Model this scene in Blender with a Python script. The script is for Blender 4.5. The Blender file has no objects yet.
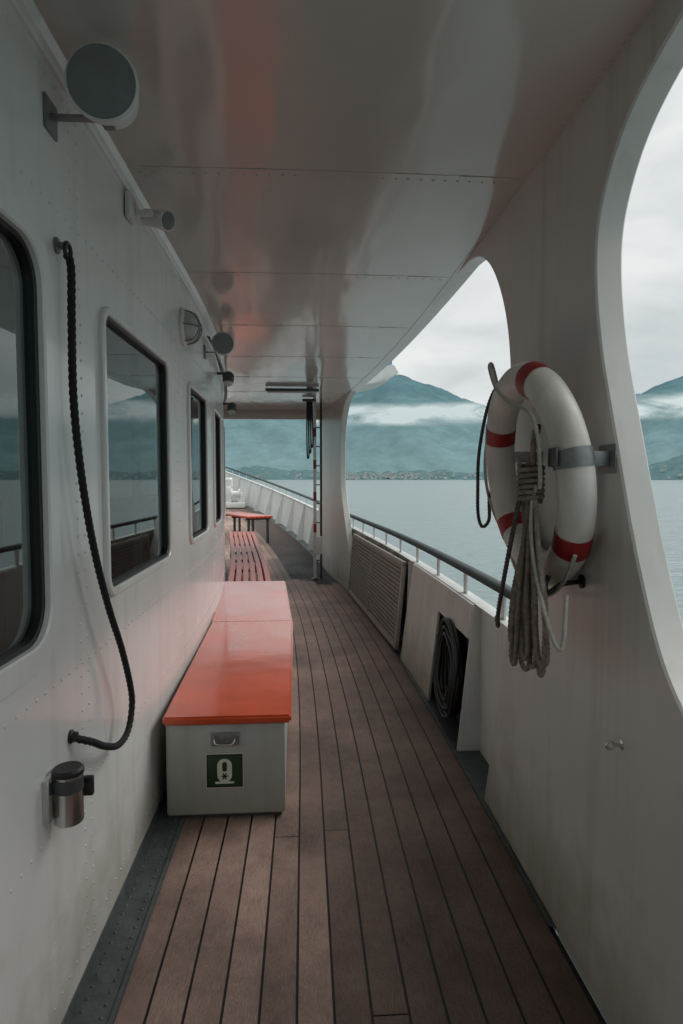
import bpy, bmesh, math, random
from mathutils import Vector, Matrix, noise
random.seed(7)
sc = bpy.context.scene
COL = sc.collection
R = math.radians
CEIL = 2.79

# ------------------------------------------------------------------ curves of the ship
def xr(y):
    s = max(0.0, y - 3.0)
    return .895 - .0085*s*s - .00015*s**3
def xw(y):
    s = max(0.0, y - 3.5)
    return -.70 - .018*s*s
def zd(y):
    s = max(0.0, y - 9.5)
    return .09*s*s/(s+1.5)
def ztop(y):
    s = max(0.0, y - 7.0)
    return 1.02 + .0045*s*s

# ------------------------------------------------------------------ materials
def mat(name, col, rough=.5, metal=0., var=0., vscale=3., bump=0., bscale=40., coat=0., streak=0., rvar=0., bdist=.01, dirtcol=None, bmap=None, grime=0., chips=0.):
    m = bpy.data.materials.new(name); m.use_nodes = True
    nt = m.node_tree; N = nt.nodes; L = nt.links
    p = N['Principled BSDF']
    p.inputs['Base Color'].default_value = (*col, 1)
    p.inputs['Roughness'].default_value = rough
    p.inputs['Metallic'].default_value = metal
    p.inputs['Coat Weight'].default_value = coat
    p.inputs['Coat Roughness'].default_value = .1
    tc = N.new('ShaderNodeTexCoord')
    out = None
    def mult(a, b):
        mx = N.new('ShaderNodeMix'); mx.data_type = 'RGBA'; mx.blend_type = 'MULTIPLY'; mx.inputs['Factor'].default_value = 1
        if a: L.new(a, mx.inputs['A'])
        else: mx.inputs['A'].default_value = (*col, 1)
        L.new(b, mx.inputs['B']); return mx.outputs['Result']
    if var > 0:
        n = N.new('ShaderNodeTexNoise'); n.inputs['Scale'].default_value = vscale; n.inputs['Detail'].default_value = 7
        n.inputs['Roughness'].default_value = .6
        L.new(tc.outputs['Object'], n.inputs['Vector'])
        r = N.new('ShaderNodeValToRGB'); r.color_ramp.elements[0].position = .3; r.color_ramp.elements[1].position = .7
        dc = dirtcol if dirtcol else tuple(c*(1-var) for c in col)
        r.color_ramp.elements[0].color = (*dc, 1)
        r.color_ramp.elements[1].color = (*[min(1, c*(1+var*.5)) for c in col], 1)
        L.new(n.outputs['Fac'], r.inputs['Fac']); out = r.outputs['Color']
        if rvar > 0:
            mr = N.new('ShaderNodeMapRange'); mr.inputs['To Min'].default_value = max(.02, rough-rvar); mr.inputs['To Max'].default_value = rough+rvar
            mr.inputs['From Min'].default_value = .3; mr.inputs['From Max'].default_value = .7
            L.new(n.outputs['Fac'], mr.inputs['Value']); L.new(mr.outputs['Result'], p.inputs['Roughness'])
    if streak > 0:
        mp = N.new('ShaderNodeMapping'); mp.inputs['Scale'].default_value = (14, 14, .8)
        n2 = N.new('ShaderNodeTexNoise'); n2.inputs['Scale'].default_value = 1.; n2.inputs['Detail'].default_value = 5
        L.new(tc.outputs['Object'], mp.inputs['Vector']); L.new(mp.outputs['Vector'], n2.inputs['Vector'])
        r2 = N.new('ShaderNodeValToRGB'); r2.color_ramp.elements[0].position = .5; r2.color_ramp.elements[1].position = .75
        r2.color_ramp.elements[0].color = (1, 1, 1, 1); r2.color_ramp.elements[1].color = (1-streak, 1-streak*1.15, 1-streak*1.35, 1)
        L.new(n2.outputs['Fac'], r2.inputs['Fac'])
        out = mult(out, r2.outputs['Color'])
    if grime > 0:   # splash dirt close to the deck
        sx = N.new('ShaderNodeSeparateXYZ'); L.new(tc.outputs['Object'], sx.inputs[0])
        ng = N.new('ShaderNodeTexNoise'); ng.inputs['Scale'].default_value = 5; ng.inputs['Detail'].default_value = 6; ng.inputs['Roughness'].default_value = .6
        L.new(tc.outputs['Object'], ng.inputs['Vector'])
        ma = N.new('ShaderNodeMath'); ma.operation = 'MULTIPLY_ADD'; ma.inputs[1].default_value = -.9; L.new(ng.outputs['Fac'], ma.inputs[0]); L.new(sx.outputs['Z'], ma.inputs[2])
        mg = N.new('ShaderNodeMapRange'); mg.inputs['From Min'].default_value = -.42; mg.inputs['From Max'].default_value = -.05
        mg.inputs['To Min'].default_value = 1-grime; mg.inputs['To Max'].default_value = 1; L.new(ma.outputs[0], mg.inputs['Value'])
        cb_ = N.new('ShaderNodeCombineColor'); L.new(mg.outputs[0], cb_.inputs[0])
        pw = N.new('ShaderNodeMath'); pw.operation = 'POWER'; pw.inputs[1].default_value = 1.15; L.new(mg.outputs[0], pw.inputs[0]); L.new(pw.outputs[0], cb_.inputs[1])
        pw2 = N.new('ShaderNodeMath'); pw2.operation = 'POWER'; pw2.inputs[1].default_value = 1.4; L.new(mg.outputs[0], pw2.inputs[0]); L.new(pw2.outputs[0], cb_.inputs[2])
        out = mult(out, cb_.outputs[0])
    if chips > 0:   # scuffs and small specks
        nc = N.new('ShaderNodeTexNoise'); nc.inputs['Scale'].default_value = 38; nc.inputs['Detail'].default_value = 6; nc.inputs['Roughness'].default_value = .75; nc.inputs['Distortion'].default_value = 1.2
        L.new(tc.outputs['Object'], nc.inputs['Vector'])
        r3 = N.new('ShaderNodeValToRGB'); r3.color_ramp.elements[0].position = .68; r3.color_ramp.elements[1].position = .75
        r3.color_ramp.elements[0].color = (1, 1, 1, 1); r3.color_ramp.elements[1].color = (1-chips, 1-chips, 1-chips, 1)
        L.new(nc.outputs['Fac'], r3.inputs['Fac']); out = mult(out, r3.outputs['Color'])
    if out: L.new(out, p.inputs['Base Color'])
    if bump > 0:
        nb = N.new('ShaderNodeTexNoise'); nb.inputs['Scale'].default_value = bscale; nb.inputs['Detail'].default_value = 2 if bmap else 3
        if bmap:
            mpb = N.new('ShaderNodeMapping'); mpb.inputs['Scale'].default_value = bmap
            L.new(tc.outputs['Object'], mpb.inputs[0]); L.new(mpb.outputs[0], nb.inputs['Vector'])
        else:
            L.new(tc.outputs['Object'], nb.inputs['Vector'])
        b = N.new('ShaderNodeBump'); b.inputs['Strength'].default_value = bump; b.inputs['Distance'].default_value = bdist
        L.new(nb.outputs['Fac'], b.inputs['Height']); L.new(b.outputs['Normal'], p.inputs['Normal'])
        L.new(b.outputs['Normal'], p.inputs['Coat Normal'])
    return m

M = {}
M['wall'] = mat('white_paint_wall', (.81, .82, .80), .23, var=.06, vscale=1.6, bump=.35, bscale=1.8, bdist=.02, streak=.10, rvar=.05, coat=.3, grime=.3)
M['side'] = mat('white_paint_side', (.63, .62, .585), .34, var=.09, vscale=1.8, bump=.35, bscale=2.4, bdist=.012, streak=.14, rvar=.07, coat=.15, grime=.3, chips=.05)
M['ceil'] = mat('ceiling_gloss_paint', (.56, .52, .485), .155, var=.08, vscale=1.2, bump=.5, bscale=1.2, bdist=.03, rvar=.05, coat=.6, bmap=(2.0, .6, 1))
M['white'] = mat('white_enamel', (.72, .73, .71), .35, var=.10, vscale=9)
M['grayp'] = mat('locker_gray_paint', (.49, .51, .49), .36, var=.12, vscale=5, streak=.12, bump=.15, bscale=8, grime=.3, chips=.1)
M['gutter'] = mat('waterway_gray_paint', (.07, .085, .085), .5, var=.4, vscale=14, bump=.25, bscale=60)
M['orange'] = mat('orange_gloss_paint', (.62, .078, .020), .2, var=.22, vscale=3.5, coat=.7, rvar=.08, bump=.2, bscale=3, chips=.08)
M['redslat'] = mat('red_slat_paint', (.42, .065, .035), .4, var=.3, vscale=9, coat=.2)
M['black'] = mat('black_rubber', (.014, .014, .015), .45, var=.2, vscale=30)
M['dark'] = mat('dark_gray_metal', (.06, .065, .065), .45, var=.2, vscale=20)
M['steel'] = mat('stainless_steel', (.62, .63, .62), .25, metal=1., var=.1, vscale=30)
M['bracket'] = mat('galvanised_bracket', (.24, .25, .25), .45, metal=.6, var=.2, vscale=30)
M['rail'] = mat('rail_dark_green_varnish', (.014, .028, .026), .6, var=.3, vscale=9)
M['ropeb'] = mat('black_rope_fibre', (.014, .014, .015), .8, var=.4, vscale=200, bump=.5, bscale=300, bdist=.002)
M['ropew'] = mat('weathered_rope_fibre', (.26, .215, .175), .85, var=.5, vscale=45, bump=.5, bscale=400, bdist=.002)
M['ropeg'] = mat('gray_rope_fibre', (.46, .44, .40), .85, var=.25, vscale=60, bump=.5, bscale=400, bdist=.002)
M['roped'] = mat('dark_rope_fibre', (.09, .085, .08), .85, var=.3, vscale=60, bump=.5, bscale=400, bdist=.002)
M['ring'] = mat('life_ring_white', (.68, .65, .60), .42, var=.16, vscale=6, bump=.2, bscale=18, streak=.2, chips=.25)
M['redband'] = mat('life_ring_red_band', (.33, .02, .017), .45, var=.35, vscale=16)
M['green'] = mat('sign_green', (.008, .045, .018), .35)
M['signw'] = mat('sign_white', (.66, .68, .58), .4, var=.1, vscale=40)
M['spk'] = mat('loudspeaker_gray_grille', (.20, .22, .22), .6, var=.1, vscale=30, bump=.5, bscale=300, bdist=.002)
M['tan'] = mat('gangway_grating', (.38, .35, .31), .55, var=.2, vscale=20)
M['tread'] = mat('gangway_tread', (.19, .17, .15), .7, var=.25, vscale=8)
M['blue'] = mat('blue_lamp_glass', (.01, .16, .3), .15)
M['lampglass'] = mat('frosted_lamp_glass', (.5, .53, .5), .2, var=.05, vscale=20)
M['inter'] = mat('cabin_interior_wall', (.34, .29, .24), .6, var=.1)
M['seat'] = mat('cabin_seat_leather', (.30, .065, .038), .5, var=.2)
M['hull'] = mat('hull_white_paint', (.66, .67, .65), .4, var=.10, streak=.16, chips=.08)
M['caulk'] = mat('deck_caulking', (.010, .009, .009), .6)

# glass
g = bpy.data.materials.new('window_glass'); g.use_nodes = True
N = g.node_tree.nodes; L = g.node_tree.links; N.clear()
o = N.new('ShaderNodeOutputMaterial'); mx = N.new('ShaderNodeMixShader'); tr = N.new('ShaderNodeBsdfTransparent'); gl = N.new('ShaderNodeBsdfGlossy')
tr.inputs['Color'].default_value = (.55, .57, .56, 1); gl.inputs['Roughness'].default_value = .012; gl.inputs['Color'].default_value = (.85, .92, .92, 1)
fr = N.new('ShaderNodeFresnel'); fr.inputs['IOR'].default_value = 2.2
L.new(fr.outputs[0], mx.inputs[0]); L.new(tr.outputs[0], mx.inputs[1]); L.new(gl.outputs[0], mx.inputs[2]); L.new(mx.outputs[0], o.inputs[0])
M['glass'] = g

# deck wood
w = bpy.data.materials.new('deck_teak_planks'); w.use_nodes = True
N = w.node_tree.nodes; L = w.node_tree.links; p = N['Principled BSDF']
p.inputs['Specular IOR Level'].default_value = .2
at = N.new('ShaderNodeAttribute'); at.attribute_name = 'plank'
tc = N.new('ShaderNodeTexCoord'); uvm = N.new('ShaderNodeUVMap'); uvm.uv_map = 'UVMap'
mp = N.new('ShaderNodeMapping'); mp.inputs['Scale'].default_value = (60, 1.8, 1)
add = N.new('ShaderNodeVectorMath'); add.operation = 'ADD'
L.new(uvm.outputs[0], mp.inputs[0]); L.new(mp.outputs[0], add.inputs[0]); 
sc_ = N.new('ShaderNodeVectorMath'); sc_.operation = 'SCALE'; sc_.inputs['Scale'].default_value = 37.
L.new(at.outputs['Color'], sc_.inputs[0]); L.new(sc_.outputs[0], add.inputs[1])
gn = N.new('ShaderNodeTexNoise'); gn.inputs['Scale'].default_value = 1.5; gn.inputs['Detail'].default_value = 8; gn.inputs['Roughness'].default_value = .65
gn.inputs['Distortion'].default_value = .6
L.new(add.outputs[0], gn.inputs['Vector'])
big = N.new('ShaderNodeTexNoise'); big.inputs['Scale'].default_value = 1.6; big.inputs['Detail'].default_value = 9; big.inputs['Roughness'].default_value = .68
L.new(tc.outputs['Object'], big.inputs['Vector'])
cr = N.new('ShaderNodeValToRGB'); e = cr.color_ramp.elements
e[0].position = .28; e[0].color = (.016, .0115, .0096, 1); e[1].position = .75; e[1].color = (.072, .049, .040, 1)
L.new(gn.outputs['Fac'], cr.inputs['Fac'])
ml = N.new('ShaderNodeMath'); ml.operation = 'MULTIPLY_ADD'; ml.inputs[1].default_value = .8; ml.inputs[2].default_value = .45
L.new(at.outputs['Fac'], ml.inputs[0])
mb = N.new('ShaderNodeMapRange'); mb.inputs['From Min'].default_value = .33; mb.inputs['From Max'].default_value = .67; mb.inputs['To Min'].default_value = .5; mb.inputs['To Max'].default_value = 1.4
L.new(big.outputs['Fac'], mb.inputs['Value'])
m3 = N.new('ShaderNodeMath'); m3.operation = 'MULTIPLY'; L.new(ml.outputs[0], m3.inputs[0]); L.new(mb.outputs[0], m3.inputs[1])
vs = N.new('ShaderNodeVectorMath'); vs.operation = 'SCALE'; L.new(cr.outputs['Color'], vs.inputs[0]); L.new(m3.outputs[0], vs.inputs['Scale'])
L.new(vs.outputs[0], p.inputs['Base Color'])
rr = N.new('ShaderNodeMapRange'); rr.inputs['From Min'].default_value = .3; rr.inputs['From Max'].default_value = .7; rr.inputs['To Min'].default_value = .42; rr.inputs['To Max'].default_value = .74
L.new(big.outputs['Fac'], rr.inputs['Value']); L.new(rr.outputs[0], p.inputs['Roughness'])
bp = N.new('ShaderNodeBump'); bp.inputs['Strength'].default_value = .7; bp.inputs['Distance'].default_value = .003
L.new(gn.outputs['Fac'], bp.inputs['Height']); L.new(bp.outputs[0], p.inputs['Normal'])
M['deck'] = w

# ------------------------------------------------------------------ helpers
def link(ob, parent=None):
    COL.objects.link(ob)
    if parent: ob.parent = parent
    return ob
def empty(name, loc=(0, 0, 0)):
    e = bpy.data.objects.new(name, None); e.empty_display_size = .1
    COL.objects.link(e); return e
def fin(me, smooth=True, ang=32):
    for p_ in me.polygons: p_.use_smooth = smooth
    if smooth:
        me.set_sharp_from_angle(angle=R(ang))
def mesh(name, vs, fs, m, parent=None, smooth=False, ang=32):
    me = bpy.data.meshes.new(name); me.from_pydata([tuple(v) for v in vs], [], fs); me.update()
    me.materials.append(m); fin(me, smooth, ang)
    return link(bpy.data.objects.new(name, me), parent)
def bmobj(name, bm, m, parent=None, smooth=True, ang=32):
    me = bpy.data.meshes.new(name); bm.to_mesh(me); bm.free(); me.materials.append(m); fin(me, smooth, ang)
    return link(bpy.data.objects.new(name, me), parent)
def addbox(bm, c, s, rot=None, bevel=0.):
    r = bmesh.ops.create_cube(bm, size=1.)
    vs = r['verts']
    mt = Matrix.Translation(c) @ (rot.to_4x4() if rot else Matrix.Identity(4)) @ Matrix.Diagonal((*s, 1))
    bmesh.ops.transform(bm, matrix=mt, verts=vs)
    if bevel > 0:
        es = list({e for v in vs for e in v.link_edges})
        bmesh.ops.bevel(bm, geom=es, offset=bevel, segments=2, affect='EDGES', profile=.5)
def box(name, c, s, m, parent=None, bevel=.004, rot=None):
    bm = bmesh.new(); addbox(bm, Vector(c), s, rot, bevel)
    return bmobj(name, bm, m, parent)
def boxes(name, lst, m, parent=None, bevel=0.):
    bm = bmesh.new()
    for it in lst:
        addbox(bm, Vector(it[0]), it[1], it[2] if len(it) > 2 else None, bevel)
    return bmobj(name, bm, m, parent)
def lathe(name, prof, origin, axis, m, parent=None, seg=32):
    q = Vector((0, 0, 1)).rotation_difference(Vector(axis).normalized())
    vs = []; fs = []
    for r, h in prof:
        for i in range(seg):
            a = 2*math.pi*i/seg
            vs.append(Vector(origin) + q @ Vector((r*math.cos(a), r*math.sin(a), h)))
    for k in range(len(prof)-1):
        for i in range(seg):
            j = (i+1) % seg
            fs.append((k*seg+i, k*seg+j, (k+1)*seg+j, (k+1)*seg+i))
    fs.append(tuple(reversed(range(seg)))); fs.append(tuple(range((len(prof)-1)*seg, len(prof)*seg)))
    return mesh(name, vs, fs, m, parent, True, 35)
def cyl(name, p0, p1, r, m, parent=None, seg=16):
    p0 = Vector(p0); p1 = Vector(p1)
    return lathe(name, [(r, 0), (r, (p1-p0).length)], p0, p1-p0, m, parent, seg)
def catmull(pts, n=10, closed=False):
    P = [Vector(q) for q in pts]; out = []
    K = len(P); rng = range(K if closed else K-1)
    for i in rng:
        if closed: a, b, c, d = P[(i-1) % K], P[i], P[(i+1) % K], P[(i+2) % K]
        else: a, b, c, d = P[max(i-1, 0)], P[i], P[i+1], P[min(i+2, K-1)]
        for k in range(n):
            t = k/n
            out.append(.5*((2*b)+(c-a)*t+(2*a-5*b+4*c-d)*t*t+(3*b-a-3*c+d)*t**3))
    if not closed: out.append(P[-1].copy())
    return out
def resample(path, step, closed=False):
    if closed: path = path+[path[0]]
    out = [path[0].copy()]; acc = 0
    for a, b in zip(path, path[1:]):
        l = (b-a).length
        if l < 1e-9: continue
        d = step-acc
        while d <= l:
            out.append(a.lerp(b, d/l)); d += step
        acc = (acc+l) % step
    if not closed: out.append(path[-1].copy())
    return out
def sweep(path, r, seg, lobes=False, pitch=.05, closed=False, step=.01):
    vs = []; fs = []
    T = (path[1]-path[0]).normalized(); U = T.orthogonal().normalized()
    n = len(path)
    for i, p_ in enumerate(path):
        a = path[max(i-1, 0)]; b = path[min(i+1, n-1)]
        if closed: a = path[(i-1) % n]; b = path[(i+1) % n]
        T2 = (b-a)
        T2 = T2.normalized() if T2.length > 1e-8 else T
        U = (U-T2*U.dot(T2)).normalized(); V = T2.cross(U); T = T2
        tw = 2*math.pi*(i*step)/pitch
        for j in range(seg):
            th = 2*math.pi*j/seg
            rad = r*(.70+.34*abs(math.cos(1.5*(th-tw)))) if lobes else r
            vs.append(p_+(U*math.cos(th)+V*math.sin(th))*rad)
    m_ = n if closed else n-1
    for i in range(m_):
        k = (i+1) % n
        for j in range(seg):
            l = (j+1) % seg
            fs.append((i*seg+j, i*seg+l, k*seg+l, k*seg+j))
    if not closed:
        fs.append(tuple(reversed(range(seg)))); fs.append(tuple(range((n-1)*seg, n*seg)))
    return vs, fs
def rope(name, paths, r, m, parent=None, pitch=None, n=10, closed=False):
    pitch = pitch or r*5.5; step = pitch/9
    V = []; F = []
    for pts in paths:
        pa = resample(catmull(pts, n, closed), step, closed)
        v, f = sweep(pa, r, 12, True, pitch, closed, step)
        k = len(V); V += v; F += [tuple(i+k for i in q) for q in f]
    return mesh(name, V, F, m, parent, True, 80)
def tube(name, pts, r, m, parent=None, n=6, closed=False, seg=10, smooth_path=True):
    pa = catmull(pts, n, closed) if smooth_path else [Vector(q) for q in pts]
    v, f = sweep(pa, r, seg, closed=closed)
    return mesh(name, v, f, m, parent, True, 50)
def rrect(y0, y1, z0, z1, r, n=7):
    out = []
    for cx, cy, a0 in ((y1-r, z1-r, 0), (y0+r, z1-r, 90), (y0+r, z0+r, 180), (y1-r, z0+r, 270)):
        for i in range(n+1):
            a = R(a0+90*i/n); out.append((cx+r*math.cos(a), cy+r*math.sin(a)))
    return out
def plate(name, loops, thick, fx, m, parent=None, bevel=.003, cut=None, lean=0.):
    cu = bpy.data.curves.new(name, 'CURVE'); cu.dimensions = '2D'; cu.fill_mode = 'BOTH'
    cu.extrude = thick/2; cu.bevel_depth = bevel if thick > 0 else 0; cu.bevel_resolution = 0
    for lp in loops:
        s = cu.splines.new('POLY'); s.points.add(len(lp)-1); s.use_cyclic_u = True
        for i, q in enumerate(lp): s.points[i].co = (q[0], q[1], 0, 1)
    ob = bpy.data.objects.new('tmp', cu); COL.objects.link(ob)
    bpy.context.view_layer.update()
    dg = bpy.context.evaluated_depsgraph_get()
    me = bpy.data.meshes.new_from_object(ob.evaluated_get(dg))
    bpy.data.objects.remove(ob); bpy.data.curves.remove(cu)
    bm = bmesh.new(); bm.from_mesh(me); bpy.data.meshes.remove(me)
    bmesh.ops.remove_doubles(bm, verts=bm.verts, dist=1e-5)
    if cut:
        y = cut[0]
        while y < cut[1]:
            bmesh.ops.bisect_plane(bm, geom=bm.verts[:]+bm.edges[:]+bm.faces[:], plane_co=(y, 0, 0), plane_no=(1, 0, 0))
            y += cut[2]
    for v in bm.verts:
        u, vv, w_ = v.co
        v.co = (fx(u)+w_+lean*vv, u, vv)
    return bmobj(name, bm, m, parent, True, 28)
def rivets(name, pts, nrm, r, m, parent):
    nrm = Vector(nrm).normalized(); U = nrm.orthogonal().normalized(); V = nrm.cross(U)
    vs = []; fs = []
    for p_ in pts:
        p_ = Vector(p_); k = len(vs)
        for rr_, h in ((r, 0), (r*.75, r*.35)):
            for i in range(7):
                a = 2*math.pi*i/7
                vs.append(p_+(U*math.cos(a)+V*math.sin(a))*rr_+nrm*h)
        vs.append(p_+nrm*r*.5)
        for i in range(7):
            j = (i+1) % 7
            fs.append((k+i, k+j, k+7+j, k+7+i)); fs.append((k+7+i, k+7+j, k+14))
    return mesh(name, vs, fs, m, parent, True, 80)

# ------------------------------------------------------------------ deck
deck = empty('ship_deck')
vs = []; fs = []; uvs = []; cols = []
GAP = .0085; W = .112
for k in range(0, 58):
    piece = random.random(); nextj = -6 + 2.5+random.random()*5.5
    yy = -6.0
    while yy < 24:
        y2 = min(yy+.25, nextj) if nextj > yy+1e-4 else yy+.25
        ym = (yy+y2)/2
        ye = y2
        if abs(y2-nextj) < 1e-6:
            ye = y2-.005
        xa, xb = xr(yy)-.03-k*W, xr(ye)-.03-k*W
        ok = True
        if ym < 10.6 and xa-W < xw(ym)+.085: ok = False
        if ym >= 10.6 and xa < -7: ok = False
        if ok:
            b = len(vs)
            vs += [(xa-W+GAP, yy, zd(yy)), (xa, yy, zd(yy)), (xb, ye, zd(ye)), (xb-W+GAP, ye, zd(ye))]
            fs.append((b, b+1, b+2, b+3))
            uvs += [(k*W, yy), (k*W+W, yy), (k*W+W, ye), (k*W, ye)]
            cols += [piece]*4
        if abs(y2-nextj) < 1e-6:
            piece = random.random(); nextj = y2+3.2+random.random()*3.5
        yy = y2
ob = mesh('planks', vs, fs, M['deck'], deck)
me = ob.data; ul = me.uv_layers.new(name='UVMap'); ca = me.color_attributes.new('plank', 'FLOAT_COLOR', 'CORNER')
for i, l_ in enumerate(me.loops):
    ul.data[i].uv = uvs[l_.vertex_index]; c = cols[l_.vertex_index]; ca.data[i].color = (c, c, c, 1)
ys = [-6+i*.25 for i in range(125)]
vs = []; fs = []
for y in ys: vs += [(-8, y, zd(y)-.005), (xr(y)-.01, y, zd(y)-.005)]
for i in range(len(ys)-1): fs.append((2*i, 2*i+1, 2*i+3, 2*i+2))
mesh('caulking_bed', vs, fs, M['caulk'], deck)
ysw = [-6+i*.25 for i in range(67)]
vs = []; fs = []
prof = [(-.01, .045), (.004, .04), (.012, .006), (.118, .004), (.122, .012), (.135, .012), (.138, -.004)]
for y in ysw:
    for dx, dz in prof: vs.append((xw(y)+dx, y, dz+zd(y)))
n = len(prof)
for i in range(len(ysw)-1):
    for j in range(n-1): fs.append((i*n+j, i*n+j+1, (i+1)*n+j+1, (i+1)*n+j))
mesh('waterway_plate', vs, fs, M['gutter'], deck, True, 30)
vs = []; fs = []
yg = [2.0+i*.25 for i in range(90)]
for y in yg:
    for dx, dz in ((-.028, -.004), (-.028, .008), (-.012, .008), (-.010, -.002), (.2, -.002)): vs.append((xr(y)+dx, y, zd(y)+dz))
for i in range(len(yg)-1):
    for j in range(4): fs.append((i*5+j, i*5+j+1, (i+1)*5+j+1, (i+1)*5+j))
mesh('outer_waterway_plate', vs, fs, M['gutter'], deck, True, 30)
pts = [(xw(y)+.03+random.uniform(-.001, .001), y, .0055) for y in [i*.045 for i in range(10, 62)]] + [(xw(y)+.095, y, .0055) for y in [i*.045+.02 for i in range(10, 62)]]
rivets('waterway_rivets', pts, (0, 0, 1), .007, M['gutter'], deck)

# ------------------------------------------------------------------ cabin wall with windows
cabin = empty('cabin_wall')
WINS = [(-1.3, -.15, 1.17, 2.2, .12), (.35, 1.65, 1.165, 2.205, .11), (2.16, 3.13, 1.20, 2.18, .06), (3.72, 4.45, 1.22, 2.165, .055), (4.98, 5.7, 1.22, 2.165, .055), (6.2, 6.9, 1.22, 2.165, .055), (7.4, 8.2, 1.22, 2.165, .055)]
plate('wall_plate', [[(-6, -.02), (10.6, -.02), (10.6, 2.86), (-6, 2.86)]]+[rrect(*w_) for w_ in WINS], .05, lambda y: xw(y)-.025-.003, M['wall'], cabin, .003, (3.5, 10.5, .35))
for i, (a, b, c, d, r) in enumerate(WINS):
    m1 = .06 if i < 2 else .022
    th = .022 if i < 2 else .016
    plate('window_frame_%d' % i, [rrect(a-m1, b+m1, c-m1, d+m1, r+m1), rrect(a-.001, b+.001, c-.001, d+.001, r)], th, lambda y: xw(y)+th/2-.004, M['wall'], cabin, .005, (a+.2, b, .3))
    plate('window_gasket_%d' % i, [rrect(a-.004, b+.004, c-.004, d+.004, r), rrect(a+.013, b-.013, c+.013, d-.013, r-.012)], .026, lambda y: xw(y)-.012, M['black'], cabin, .003, (a+.2, b, .3))
    plate('window_pane_%d' % i, [rrect(a+.006, b-.006, c+.006, d-.006, r-.006)], 0, lambda y: xw(y)-.016, M['glass'], cabin, 0, (a+.2, b, .3))
pts = []
def vrow(y, z0, z1, st=.055):
    z = z0
    while z < z1: pts.append((xw(y)+.0005, y, z)); z += st
def hrow(z, y0, y1, st=.055):
    y = y0
    while y < y1: pts.append((xw(y)+.0005, y, z)); y += st
for y in (.1, 1.90, 1.96, 3.38, 3.44, 4.7, 5.95): vrow(y, .1, 2.7)
for z in (.12, .62, 1.02): hrow(z, .1, 6.5)
hrow(2.70, .1, 8); hrow(2.36, .1, 8)
rivets('rivets', pts, (1, 0, 0), .0052, M['wall'], cabin)
vs = []; fs = []
cp = [(.0, 2.735), (.012, 2.735), (.014, 2.74), (.014, 2.77), (.03, 2.786), (.03, 2.80)]
for y in ysw:
    for dx, z in cp: vs.append((xw(y)+dx, y, z))
n = len(cp)
for i in range(len(ysw)-1):
    for j in range(n-1): fs.append((i*n+j, i*n+j+1, (i+1)*n+j+1, (i+1)*n+j))
mesh('cornice', vs, fs, M['wall'], cabin, True, 30)
box('front_wall', (-3.6, 10.55, 1.4), (4.1, .06, 2.82), M['wall'], cabin)
box('interior_floor', (-2.9, 2.2, -.03), (4.3, 16.4, .05), M['inter'], cabin, 0)
lst = [((-5.0, 2.2, .5), (.06, 16.4, 1.1)), ((-5.0, 2.2, 2.5), (.06, 16.4, .66))]
for i in range(10): lst.append(((-5.0, -5.8+i*1.8, 1.6), (.055, .5, 1.2)))
boxes('far_side_wall', lst, M['inter'], cabin)
lst = []
for i in range(7):
    y = .6+i*1.25
    lst += [((-1.75, y, .45), (1.2, .45, .1)), ((-1.75, y+.25, .95), (1.2, .08, .85)), ((-1.75, y, .2), (1.0, .3, .4))]
    lst += [((-3.8, y, .45), (1.2, .45, .1)), ((-3.8, y+.25, .95), (1.2, .08, .85))]
boxes('cabin_seats', lst, M['seat'], cabin, .02)
boxes('interior_posts', [((-1.2, y, 1.4), (.05, .06, 2.76)) for y in (2.55, 4.4, 6.5)], M['inter'], cabin)

# ------------------------------------------------------------------ ceiling
ceil = empty('deck_ceiling')
yc = [-6+i*.2 for i in range(85)]
vs = []; fs = []
def csec(y):
    a, b = xw(y)-.02, xr(y)
    s = [(-5.05, CEIL), (a, CEIL)]
    for i in range(1, 12):
        t = i/12; s.append((a+(b-a)*t, CEIL+.006*math.sin(math.pi*t)))
    s += [(b, CEIL), (b+.045, CEIL-.004), (b+.085, CEIL-.004), (b+.09, CEIL+.01), (b+.09, CEIL+.10), (b+.06, CEIL+.13), (-5.05, CEIL+.2)]
    return s
for y in yc:
    for x, z in csec(y): vs.append((x, y, z))
n = len(csec(0))
for i in range(len(yc)-1):
    for j in range(n-1): fs.append((i*n+j, (i+1)*n+j, (i+1)*n+j+1, i*n+j+1))
fs.append(tuple(range(n))); fs.append(tuple(reversed(range((len(yc)-1)*n, len(yc)*n))))
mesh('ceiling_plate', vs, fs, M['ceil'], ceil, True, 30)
seams = [.1, 2.42, 3.6, 4.8, 6.0, 7.2, 8.4, 9.6]
lst = []; pts = []
for y in seams:
    a, b = xw(y)+.05, xr(y)-.02
    for i in range(6):
        x0 = a+(b-a)*i/6; x1 = a+(b-a)*(i+1)/6; xm = (x0+x1)/2; zc = CEIL+.006*math.sin(math.pi*(i+.5)/6)
        lst.append(((xm, y, zc-.0002), (x1-x0, .03, .004)))
    for i in range(int((b-a)/.05)):
        pts.append((a+.02+i*.05, y+.03, CEIL+.006*math.sin(math.pi*(.02+i*.05)/(b-a))-.001))
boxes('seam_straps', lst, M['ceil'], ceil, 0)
for i in range(330):
    y = -1+i*.035
    if y < 10.4: pts.append((xr(y)-.018, y, CEIL-.0005)); 
rivets('ceiling_rivets', pts, (0, 0, -1), .0055, M['ceil'], ceil)
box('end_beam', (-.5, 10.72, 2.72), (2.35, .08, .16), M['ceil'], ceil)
sl = empty('strip_light')
box('housing', (-.15, 8.0, 2.762), (.70, .07, .035), M['dark'], sl, .006)
box('diffuser', (-.15, 8.0, 2.735), (.66, .05, .022), M['lampglass'], sl, .006)

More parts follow.
